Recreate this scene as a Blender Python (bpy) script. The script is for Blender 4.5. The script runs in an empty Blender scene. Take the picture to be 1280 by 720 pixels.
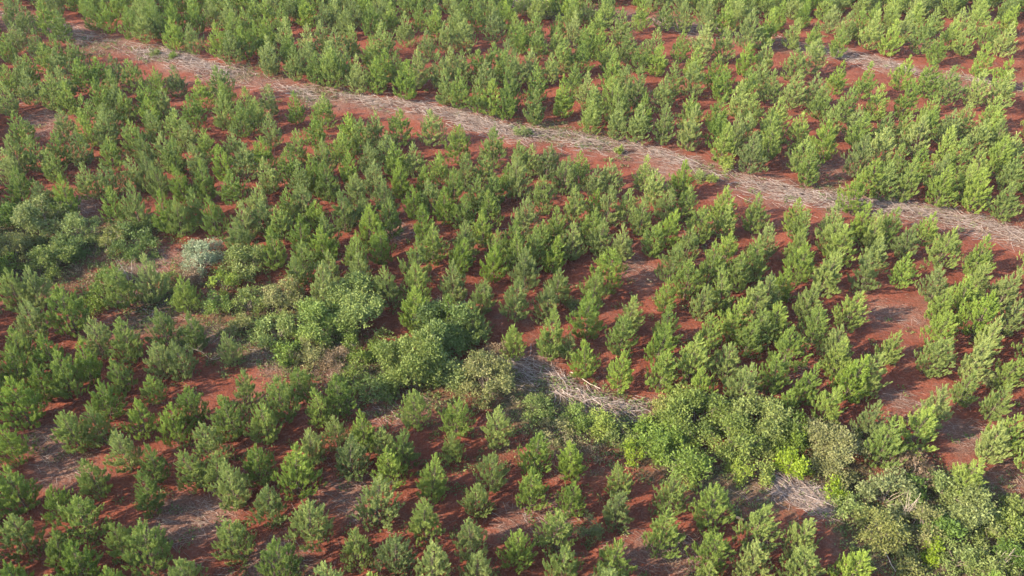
import bpy, math, random
import numpy as np
from mathutils import Vector, Matrix

random.seed(7)
RNG = np.random.default_rng(7)
scene = bpy.context.scene
col = scene.collection
R = math.radians

# ------------------------------------------------------------------ camera
CAM_H, PITCH, ROLL, FPX = 41.5, 39.0, 3.0, 1050.0
cam_d = bpy.data.cameras.new("camera")
cam = bpy.data.objects.new("camera", cam_d)
col.objects.link(cam)
cam_d.sensor_width = 36.0
cam_d.lens = FPX / 1280.0 * 36.0
cam_d.clip_start = 0.5
cam_d.clip_end = 6000.0
rot = Matrix.Rotation(R(90.0 - PITCH), 3, 'X') @ Matrix.Rotation(R(ROLL), 3, 'Z')
cam.matrix_world = Matrix.Translation((0, 0, CAM_H)) @ rot.to_4x4()
scene.camera = cam
ROT = np.array(rot)
ROTI = ROT.T


def ground(u, v, z=0.0):
    """world point at height z seen at photo pixel (u, v)"""
    d = ROT @ np.array([(u - 640.0) / FPX, -(v - 360.0) / FPX, -1.0])
    t = (z - CAM_H) / d[2]
    return float(d[0] * t), float(d[1] * t)


def project(x, y, z):
    p = ROTI @ np.array([x, y, z - CAM_H])
    return 640.0 + FPX * p[0] / -p[2], 360.0 - FPX * p[1] / -p[2]


# ------------------------------------------------------------------ world, sun
HAZE = 0.00008
SUN_EL = 28.5
SUN_HEAD = 27.0      # light travels this far towards +Y from +X
w = bpy.data.worlds.new("World")
scene.world = w
w.use_nodes = True
nt = w.node_tree
bg = nt.nodes["Background"]
sky = nt.nodes.new("ShaderNodeTexSky")
sky.sky_type = 'NISHITA'
sky.sun_disc = False
sky.sun_elevation = R(SUN_EL)
dx, dy = -math.cos(R(SUN_HEAD)), -math.sin(R(SUN_HEAD))    # towards the sun
sky.sun_rotation = math.atan2(dx, dy)
sky.air_density = 1.0
sky.dust_density = 1.0
sky.ozone_density = 1.0
nt.links.new(sky.outputs[0], bg.inputs[0])
bg.inputs[1].default_value = 0.15
sd = bpy.data.lights.new("sun", 'SUN')
sd.energy = 3.85
sd.angle = R(0.5)
sd.color = (1.0, 0.87, 0.70)
sun = bpy.data.objects.new("sun", sd)
col.objects.link(sun)
sv = Vector((dx * math.cos(R(SUN_EL)), dy * math.cos(R(SUN_EL)), math.sin(R(SUN_EL))))
sun.rotation_euler = (-sv).to_track_quat('-Z', 'Y').to_euler()
scene.view_settings.view_transform = 'Standard'
scene.view_settings.look = 'None'
scene.view_settings.gamma = 1.0
scene.view_settings.exposure = 2.25


# ------------------------------------------------------------------ helpers
def mesh_from(name, V, F, attrs=None, smooth=False):
    V = np.asarray(V, dtype=np.float32)
    F = np.asarray(F, dtype=np.int32)
    k = F.shape[1]
    me = bpy.data.meshes.new(name)
    me.vertices.add(len(V))
    me.vertices.foreach_set("co", V.ravel())
    me.loops.add(F.size)
    me.loops.foreach_set("vertex_index", F.ravel())
    me.polygons.add(len(F))
    me.polygons.foreach_set("loop_start", np.arange(0, F.size, k, dtype=np.int32))
    if attrs:
        for an, av in attrs.items():
            a = me.attributes.new(an, 'FLOAT', 'POINT')
            a.data.foreach_set("value", np.asarray(av, dtype=np.float32))
    if smooth:
        me.polygons.foreach_set("use_smooth", np.ones(len(F), dtype=bool))
    me.update()
    return me


def obj(name, me, mat=None, parent=None, **props):
    o = bpy.data.objects.new(name, me)
    col.objects.link(o)
    if mat and me and not me.materials:
        me.materials.append(mat)
    if parent:
        o.parent = parent
    for k, v in props.items():
        o[k] = v
    return o


def empty(name, loc, rz=0.0, sc=1.0, **props):
    o = bpy.data.objects.new(name, None)
    o.empty_display_size = 0.3
    col.objects.link(o)
    o.location = loc
    o.rotation_euler = (0, 0, rz)
    o.scale = (sc, sc, sc) if not isinstance(sc, tuple) else sc
    for k, v in props.items():
        o[k] = v
    return o


def unit(a):
    return a / np.maximum(np.linalg.norm(a, axis=-1, keepdims=True), 1e-9)


def leaf_tris(P, D, W, L, wd):
    """pointed triangles: base at P, along D (len L), width wd across W"""
    a = P + W * wd[:, None] * 0.5
    b = P - W * wd[:, None] * 0.5
    c = P + D * L[:, None]
    V = np.stack([a, b, c], 1).reshape(-1, 3)
    F = np.arange(len(V)).reshape(-1, 3)
    return V, F


def leaf_quads(P, D, W, L, wd):
    """rhombic leaves"""
    m = P + D * (L * 0.45)[:, None]
    V = np.stack([P, m + W * wd[:, None] * 0.5, P + D * L[:, None], m - W * wd[:, None] * 0.5], 1).reshape(-1, 3)
    F = np.arange(len(V)).reshape(-1, 4)
    return V, F


class Tubes:
    def __init__(s):
        s.V, s.F, s.n, s.A = [], [], 0, []

    def add(s, pts, r0, r1, k=4, a=0.5):
        pts = np.asarray(pts, float)
        n = len(pts)
        t = unit(np.gradient(pts, axis=0))
        up = np.array([0.31, 0.17, 0.93])
        u = unit(np.cross(t, up) + 1e-6)
        v = np.cross(t, u)
        ang = np.arange(k) / k * 2 * math.pi
        rr = np.linspace(r0, r1, n)
        ring = (pts[:, None, :] + rr[:, None, None] * (np.cos(ang)[None, :, None] * u[:, None, :] + np.sin(ang)[None, :, None] * v[:, None, :]))
        s.V.append(ring.reshape(-1, 3))
        for i in range(n - 1):
            for j in range(k):
                j2 = (j + 1) % k
                s.F.append((s.n + i * k + j, s.n + i * k + j2, s.n + (i + 1) * k + j2, s.n + (i + 1) * k + j))
        s.n += n * k
        s.A.append(np.full(n * k, a))

    def mesh(s, name):
        return mesh_from(name, np.concatenate(s.V), np.array(s.F), {"tint": np.concatenate(s.A)}, smooth=True)


# ------------------------------------------------------------------ materials
def new_mat(name):
    m = bpy.data.materials.new(name)
    m.use_nodes = True
    t = m.node_tree
    for n in list(t.nodes):
        t.nodes.remove(n)
    out = t.nodes.new("ShaderNodeOutputMaterial")
    return m, t, out


def ramp(t, stops, src):
    r = t.nodes.new("ShaderNodeValToRGB")
    els = r.color_ramp.elements
    els[0].position, els[0].color = stops[0][0], (*stops[0][1], 1)
    els[1].position, els[1].color = stops[-1][0], (*stops[-1][1], 1)
    for p, c in stops[1:-1]:
        e = els.new(p)
        e.color = (*c, 1)
    t.links.new(src, r.inputs[0])
    return r.outputs[0]


def foliage_mat(name, stops, use_obj_random, trans=0.36, wtree=0.55, rough=0.6):
    m, t, out = new_mat(name)
    a = t.nodes.new("ShaderNodeAttribute"); a.attribute_name = "tint"
    if use_obj_random:
        o = t.nodes.new("ShaderNodeObjectInfo"); r = o.outputs["Random"]
    else:
        o = t.nodes.new("ShaderNodeAttribute"); o.attribute_name = "tree"; r = o.outputs["Fac"]
    m1 = t.nodes.new("ShaderNodeMath"); m1.operation = 'MULTIPLY'; m1.inputs[1].default_value = wtree
    m2 = t.nodes.new("ShaderNodeMath"); m2.operation = 'MULTIPLY_ADD'; m2.inputs[1].default_value = 1 - wtree
    t.links.new(r, m1.inputs[0]); t.links.new(a.outputs["Fac"], m2.inputs[0]); t.links.new(m1.outputs[0], m2.inputs[2])
    c = ramp(t, stops, m2.outputs[0])
    f1 = t.nodes.new("ShaderNodeMath"); f1.operation = 'MULTIPLY'; f1.inputs[1].default_value = 7.31
    f2 = t.nodes.new("ShaderNodeMath"); f2.operation = 'FRACT'
    f3 = t.nodes.new("ShaderNodeMath"); f3.operation = 'MULTIPLY_ADD'; f3.inputs[1].default_value = 0.016; f3.inputs[2].default_value = 0.486
    f4 = t.nodes.new("ShaderNodeMath"); f4.operation = 'MULTIPLY_ADD'; f4.inputs[1].default_value = 0.20; f4.inputs[2].default_value = 0.88
    t.links.new(r, f1.inputs[0]); t.links.new(f1.outputs[0], f2.inputs[0]); t.links.new(f2.outputs[0], f3.inputs[0]); t.links.new(f2.outputs[0], f4.inputs[0])
    hs = t.nodes.new("ShaderNodeHueSaturation")
    t.links.new(f3.outputs[0], hs.inputs["Hue"]); t.links.new(f4.outputs[0], hs.inputs["Saturation"]); t.links.new(c, hs.inputs["Color"])
    c = hs.outputs[0]
    p = t.nodes.new("ShaderNodeBsdfPrincipled")
    p.inputs["Roughness"].default_value = rough
    p.inputs["Specular IOR Level"].default_value = 0.25
    t.links.new(c, p.inputs["Base Color"])
    tr = t.nodes.new("ShaderNodeBsdfTranslucent")
    t.links.new(c, tr.inputs["Color"])
    mx = t.nodes.new("ShaderNodeMixShader"); mx.inputs[0].default_value = trans
    t.links.new(p.outputs[0], mx.inputs[1]); t.links.new(tr.outputs[0], mx.inputs[2])
    t.links.new(mx.outputs[0], out.inputs[0])
    return m


def wood_mat(name, stops, use_attr=True, scale=6.0):
    m, t, out = new_mat(name)
    p = t.nodes.new("ShaderNodeBsdfPrincipled"); p.inputs["Roughness"].default_value = 0.85
    p.inputs["Specular IOR Level"].default_value = 0.2
    n = t.nodes.new("ShaderNodeTexNoise"); n.inputs["Scale"].default_value = scale; n.inputs["Detail"].default_value = 3
    tc = t.nodes.new("ShaderNodeTexCoord"); t.links.new(tc.outputs["Object"], n.inputs[0])
    src = n.outputs["Fac"]
    if use_attr:
        a = t.nodes.new("ShaderNodeAttribute"); a.attribute_name = "tint"
        mm = t.nodes.new("ShaderNodeMath"); mm.operation = 'MULTIPLY_ADD'; mm.inputs[1].default_value = 0.4
        m3 = t.nodes.new("ShaderNodeMath"); m3.operation = 'MULTIPLY'; m3.inputs[1].default_value = 0.6
        t.links.new(a.outputs["Fac"], m3.inputs[0]); t.links.new(src, mm.inputs[0]); t.links.new(m3.outputs[0], mm.inputs[2])
        src = mm.outputs[0]
    t.links.new(ramp(t, stops, src), p.inputs["Base Color"])
    t.links.new(p.outputs[0], out.inputs[0])
    return m


PINE_STOPS = [(0.0, (0.105, 0.155, 0.040)), (0.35, (0.160, 0.222, 0.048)), (0.7, (0.215, 0.280, 0.058)), (1.0, (0.28, 0.340, 0.080))]
M_PINE = foliage_mat("pine_needles", PINE_STOPS, True)
M_PINE_FAR = foliage_mat("pine_needles_distant", PINE_STOPS, False)
M_BARK = wood_mat("pine_bark", [(0.2, (0.07, 0.055, 0.035)), (0.8, (0.13, 0.10, 0.065))], False)
M_STEM = wood_mat("shrub_bark", [(0.2, (0.10, 0.075, 0.055)), (0.8, (0.24, 0.19, 0.145))], False)
M_SLASH = wood_mat("weathered_branches", [(0.1, (0.09, 0.06, 0.045)), (0.45, (0.20, 0.145, 0.115)), (0.9, (0.38, 0.31, 0.26))])
M_DEAD = wood_mat("bleached_wood", [(0.2, (0.26, 0.20, 0.155)), (0.8, (0.42, 0.35, 0.28))])
M_ORANGEWOOD = wood_mat("fresh_cut_wood", [(0.2, (0.50, 0.26, 0.11)), (0.8, (0.62, 0.38, 0.18))], False)

BUSH = {
    'mid':    [(0.0, (0.079, 0.121, 0.024)), (0.5, (0.130, 0.184, 0.036)), (1.0, (0.201, 0.251, 0.057))],
    'dark':   [(0.0, (0.059, 0.094, 0.020)), (0.5, (0.091, 0.140, 0.030)), (1.0, (0.139, 0.197, 0.046))],
    'grey':   [(0.0, (0.095, 0.125, 0.034)), (0.5, (0.146, 0.179, 0.050)), (1.0, (0.215, 0.242, 0.081))],
    'silver': [(0.0, (0.13, 0.17, 0.085)), (0.5, (0.20, 0.24, 0.13)), (1.0, (0.30, 0.33, 0.20))],
    'olive':  [(0.0, (0.074, 0.107, 0.020)), (0.5, (0.123, 0.165, 0.031)), (1.0, (0.188, 0.221, 0.050))],
    'khaki':  [(0.0, (0.103, 0.114, 0.031)), (0.5, (0.163, 0.176, 0.048)), (1.0, (0.240, 0.220, 0.083))],
    'lime':   [(0.0, (0.10, 0.145, 0.018)), (0.5, (0.17, 0.230, 0.024)), (1.0, (0.25, 0.310, 0.040))],
    'brown':  [(0.0, (0.101, 0.066, 0.039)), (0.5, (0.172, 0.121, 0.070)), (1.0, (0.242, 0.183, 0.117))],
}
M_BUSH = {k: foliage_mat("leaves_" + k, v, True, trans=0.3, wtree=0.15) for k, v in BUSH.items()}


# ------------------------------------------------------------------ photo data : windrows, litter
W1 = [(-160, -15), (-40, 10), (60, 36), (130, 50), (200, 70), (250, 86), (330, 104), (430, 123), (520, 138), (620, 158), (700, 172), (770, 186),
      (860, 204), (940, 232), (1020, 246), (1100, 262), (1180, 272), (1240, 285), (1330, 310), (1500, 350)]
W2 = [(560, -25), (640, 2), (720, 12), (800, 22), (860, 33), (930, 46), (1000, 60), (1060, 70), (1110, 82), (1180, 98), (1280, 112), (1420, 135)]
W3 = [(642, 452), (700, 478), (740, 500), (770, 508), (815, 512)]
W4 = [(975, 604), (1005, 615), (1050, 634)]
W5 = [(35, -10), (90, 10)]


def poly_world(P, z=0.0):
    return np.array([ground(u, v, z) for u, v in P])


def resample(P, step=0.5):
    out = []
    for a, b in zip(P[:-1], P[1:]):
        n = max(1, int(np.linalg.norm(b - a) / step))
        for i in range(n):
            out.append(a + (b - a) * i / n)
    out.append(P[-1])
    return np.array(out)


WP = {k: resample(poly_world(p)) for k, p in dict(W1=W1, W2=W2, W3=W3, W4=W4).items()}
# litter patches: (u, v, radius m, strength)
LITTER = [(800, 335, 2.6, .5), (1115, 392, 2.4, .5), (1150, 396, 2.0, .4), (230, 655, 2.6, .8), (270, 635, 1.8, .7),
          (75, 585, 1.8, .7), (60, 555, 1.8, .7), (350, 705, 2.0, .8), (430, 620, 1.8, .7), (440, 640, 1.2, .6), (160, 395, 2.5, .5), (210, 395, 2.2, .5),
          (180, 330, 2.2, .9), (200, 320, 1.6, .6), (260, 420, 2.0, .4), (340, 445, 2.0, .7), (425, 455, 2.4, .8), (500, 510, 2.2, .6), (480, 520, 1.6, .6),
          (650, 470, 2.2, .9), (672, 460, 2.0, .9), (1130, 505, 1.8, .5), (1140, 530, 2.0, .4), (1190, 500, 1.6, .5), (1220, 545, 2.2, .8), (1250, 600, 2.5, .6),
          (690, 652, 2.0, .6), (850, 700, 2.4, .7), (860, 690, 1.6, .6), (790, 690, 2.0, .5), (45, 150, 2.6, .7), (60, 165, 2.0, .6), (10, 130, 2.4, .4),
          (100, 262, 2.2, .7), (615, 290, 1.6, .5), (500, 292, 1.8, .6), (1010, 205, 2.8, .6), (1045, 210, 2.4, .5), (820, 215, 2.4, .6), (950, 600, 2.6, .8),
          (560, 380, 1.6, .5), (1060, 170, 1.6, .3), (1130, 225, 1.8, .3), (640, 650, 1.4, .5), (250, 720, 2.0, .4), (1000, 470, 1.4, .5), (870, 300, 1.6, .4),
          (713, 655, 1.2, .5), (1220, 20, 3.0, .6), (1150, 60, 2.6, .4), (720, 60, 2.4, .4)]
WEEDY = [(180, 400, 3, .6), (250, 410, 3, .7), (320, 425, 3, .8), (150, 350, 3, .7), (210, 375, 3, .8), (290, 440, 2.6, .6), (370, 455, 3, .7), (430, 500, 2.4, .5), (180, 300, 2.6, .6), (660, 500, 3.2, 1), (720, 525, 3.4, 1), (770, 530, 3.0, .9), (700, 545, 2.4, .8), (620, 560, 2.2, .5), (830, 560, 3.5, .9), (900, 600, 3.0, .8), (960, 620, 3, .6),
         (1100, 660, 3.5, 1), (1180, 680, 4.0, 1), (1240, 690, 3.5, 1), (1160, 620, 3.4, 1), (1230, 640, 3, 1), (1050, 600, 3.0, .9), (1180, 720, 4, 1), (1280, 700, 4, 1),
         (60, 340, 4.0, .8), (20, 320, 4.0, .8), (120, 300, 4.0, .8), (100, 330, 3.0, .5), (230, 345, 3.2, .6), (330, 390, 4.0, .8), (400, 430, 4.0, .8), (470, 470, 4.0, .8),
         (540, 480, 4.0, .7), (10, 290, 4, .9), (50, 290, 3, .8), (280, 360, 3, .5), (740, 175, 2.5, .7), (690, 165, 2.5, .8), (660, 162, 2.0, .7), (880, 215, 2.0, .6), (1040, 235, 2.2, .6),
         (400, 118, 2.8, .7), (440, 108, 2.0, .5), (120, 60, 3.0, .6), (190, 65, 2.6, .6), (215, 68, 2.0, .6), (300, 92, 2.4, .7), (690, 15, 3.0, .9), (350, 92, 2.4, .5),
         (840, 20, 2.0, .3), (935, 230, 1.6, .4), (745, 600, 1.6, .4), (1170, 262, 2.2, .4), (1240, 265, 2.2, .3)]
LW = [(*ground(u, v), r, s) for u, v, r, s in LITTER]
GW = [(*ground(u, v), r, s) for u, v, r, s in WEEDY]


def blobs(x, y, L):
    m = np.zeros_like(x)
    for bx, by, r, s in L:
        m = np.maximum(m, s * np.exp(-(((x - bx) ** 2 + (y - by) ** 2) / (r * r)) ** 1.5))
    return m


def dist_poly(x, y, P, wv=None):
    d = np.full_like(x, 1e9)
    for px, py in P:
        d = np.minimum(d, (x - px) ** 2 + (y - py) ** 2)
    return np.sqrt(d)


def bumps(x, y):
    return (0.10 * np.sin(x * 0.31 + 1.3) * np.cos(y * 0.27) + 0.06 * np.sin(x * 0.9 + y * 0.7) + 0.04 * np.sin(1.7 * x - 1.1 * y + 2.0))


# ------------------------------------------------------------------ ground
def axis(lo, hi, step, far):
    a = list(np.arange(lo, hi + step, step))
    s = step
    p = a[-1]; up = []
    while p < far:
        s *= 1.35; p += s; up.append(p)
    s = step; p = a[0]; dn = []
    while p > -far:
        s *= 1.35; p -= s; dn.append(p)
    return np.array(dn[::-1] + a + up)


gx = axis(-105, 105, 0.55, 2500)
gy = axis(6, 160, 0.55, 2500)
X, Y = np.meshgrid(gx, gy)
near = (np.abs(X) < 120) & (Y > -10) & (Y < 175)
lit = np.zeros_like(X); gre = np.zeros_like(X)
xn, yn = X[near], Y[near]
l = blobs(xn, yn, LW)
for k, wd, st in (('W1', 2.6, .65), ('W2', 2.6, .6), ('W3', 1.5, .8), ('W4', 1.6, .8)):
    P = WP[k][::2]
    dd = dist_poly(xn, yn, P)
    l = np.maximum(l, st * np.exp(-(dd / wd) ** 3))
lit[near] = l
gre[near] = blobs(xn, yn, GW)
Z = np.where(near, bumps(X, Y), 0.0)
ny, nx = X.shape
idx = np.arange(nx * ny).reshape(ny, nx)
F = np.stack([idx[:-1, :-1], idx[:-1, 1:], idx[1:, 1:], idx[1:, :-1]], -1).reshape(-1, 4)
gm = mesh_from("ground", np.stack([X, Y, Z], -1).reshape(-1, 3), F, {"litter": lit.ravel(), "weedy": gre.ravel()}, smooth=True)

m, t, out = new_mat("red_plantation_soil")
N = t.nodes.new
L_ = t.links.new
tc = N("ShaderNodeTexCoord")


def noise(scale, detail=4, rough=0.55, vec=None, dist=0.0):
    n = N("ShaderNodeTexNoise")
    n.inputs["Scale"].default_value = scale; n.inputs["Detail"].default_value = detail; n.inputs["Roughness"].default_value = rough
    n.inputs["Distortion"].default_value = dist
    L_(vec if vec else tc.outputs["Object"], n.inputs[0])
    return n.outputs["Fac"]


def math_(op, a, b=None, c=None, clamp=False):
    n = N("ShaderNodeMath"); n.operation = op; n.use_clamp = clamp
    for i, v in enumerate((a, b, c)):
        if v is None: continue
        if isinstance(v, (int, float)): n.inputs[i].default_value = v
        else: L_(v, n.inputs[i])
    return n.outputs[0]


def mixc(f, a, b):
    n = N("ShaderNodeMix"); n.data_type = 'RGBA'
    L_(f, n.inputs[0])
    for v, i in ((a, 6), (b, 7)):
        if isinstance(v, tuple): n.inputs[i].default_value = (*v, 1)
        else: L_(v, n.inputs[i])
    return n.outputs[2]


def mr(v, a, b):
    n = N("ShaderNodeMapRange"); n.interpolation_type = 'SMOOTHSTEP'
    L_(v, n.inputs[0]); n.inputs[1].default_value = a; n.inputs[2].default_value = b
    return n.outputs[0]


soil = ramp(t, [(0.3, (0.085, 0.027, 0.017)), (0.48, (0.140, 0.039, 0.021)), (0.6, (0.165, 0.048, 0.028)), (0.75, (0.185, 0.078, 0.052))], noise(0.8, 8, 0.7, None, 0.8))
la = N("ShaderNodeAttribute"); la.attribute_name = "litter"
wa = N("ShaderNodeAttribute"); wa.attribute_name = "weedy"
# thin streaky litter, stretched along the windrow heading
mp = N("ShaderNodeMapping"); mp.inputs["Rotation"].default_value = (0, 0, R(24)); mp.inputs["Scale"].default_value = (0.35, 1.4, 1)
L_(tc.outputs["Object"], mp.inputs[0])
streak = noise(5.0, 5, 0.7, mp.outputs[0], 0.6)
littercol = ramp(t, [(0.35, (0.075, 0.036, 0.026)), (0.5, (0.135, 0.078, 0.055)), (0.68, (0.24, 0.160, 0.118))], noise(9.0, 5, 0.75))
lm = math_('ADD', la.outputs["Fac"], math_('MULTIPLY', math_('SUBTRACT', noise(0.33, 5, 0.65), 0.5), 2.6))
lm = math_('ADD', lm, math_('MULTIPLY', math_('SUBTRACT', streak, 0.5), 1.3))
lf = mr(lm, 0.0, 0.9)
lf = math_('MULTIPLY', lf, 0.80)
c1 = mixc(lf, soil, littercol)
wcol = ramp(t, [(0.35, (0.055, 0.038, 0.022)), (0.55, (0.085, 0.068, 0.034)), (0.75, (0.14, 0.105, 0.060))], noise(5.0, 5, 0.7))
wm = math_('ADD', wa.outputs["Fac"], math_('MULTIPLY', math_('SUBTRACT', noise(1.1, 4, 0.6), 0.5), 1.2))
c2 = mixc(mr(wm, 0.25, 0.9), c1, wcol)
fl = mr(noise(14.0, 4, 0.75), 0.56, 0.66)
c3 = mixc(math_('MULTIPLY', fl, 0.35), c2, (0.24, 0.165, 0.13))
fd = mr(noise(7.0, 5, 0.75), 0.55, 0.68)
c4 = mixc(math_('MULTIPLY', fd, 0.45), c3, (0.06, 0.03, 0.022))
p = N("ShaderNodeBsdfPrincipled"); p.inputs["Roughness"].default_value = 0.95; p.inputs["Specular IOR Level"].default_value = 0.1
L_(c4, p.inputs["Base Color"])
b = N("ShaderNodeBump"); b.inputs["Strength"].default_value = 1.0; b.inputs["Distance"].default_value = 0.22
L_(math_('ADD', noise(3.5, 6, 0.7), math_('MULTIPLY', streak, 0.5)), b.inputs["Height"])
L_(b.outputs[0], p.inputs["Normal"])
L_(p.outputs[0], out.inputs[0])
obj("ground", gm, m, kind="structure")


def gz(x, y):
    return float(bumps(np.array(x), np.array(y)))


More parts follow.
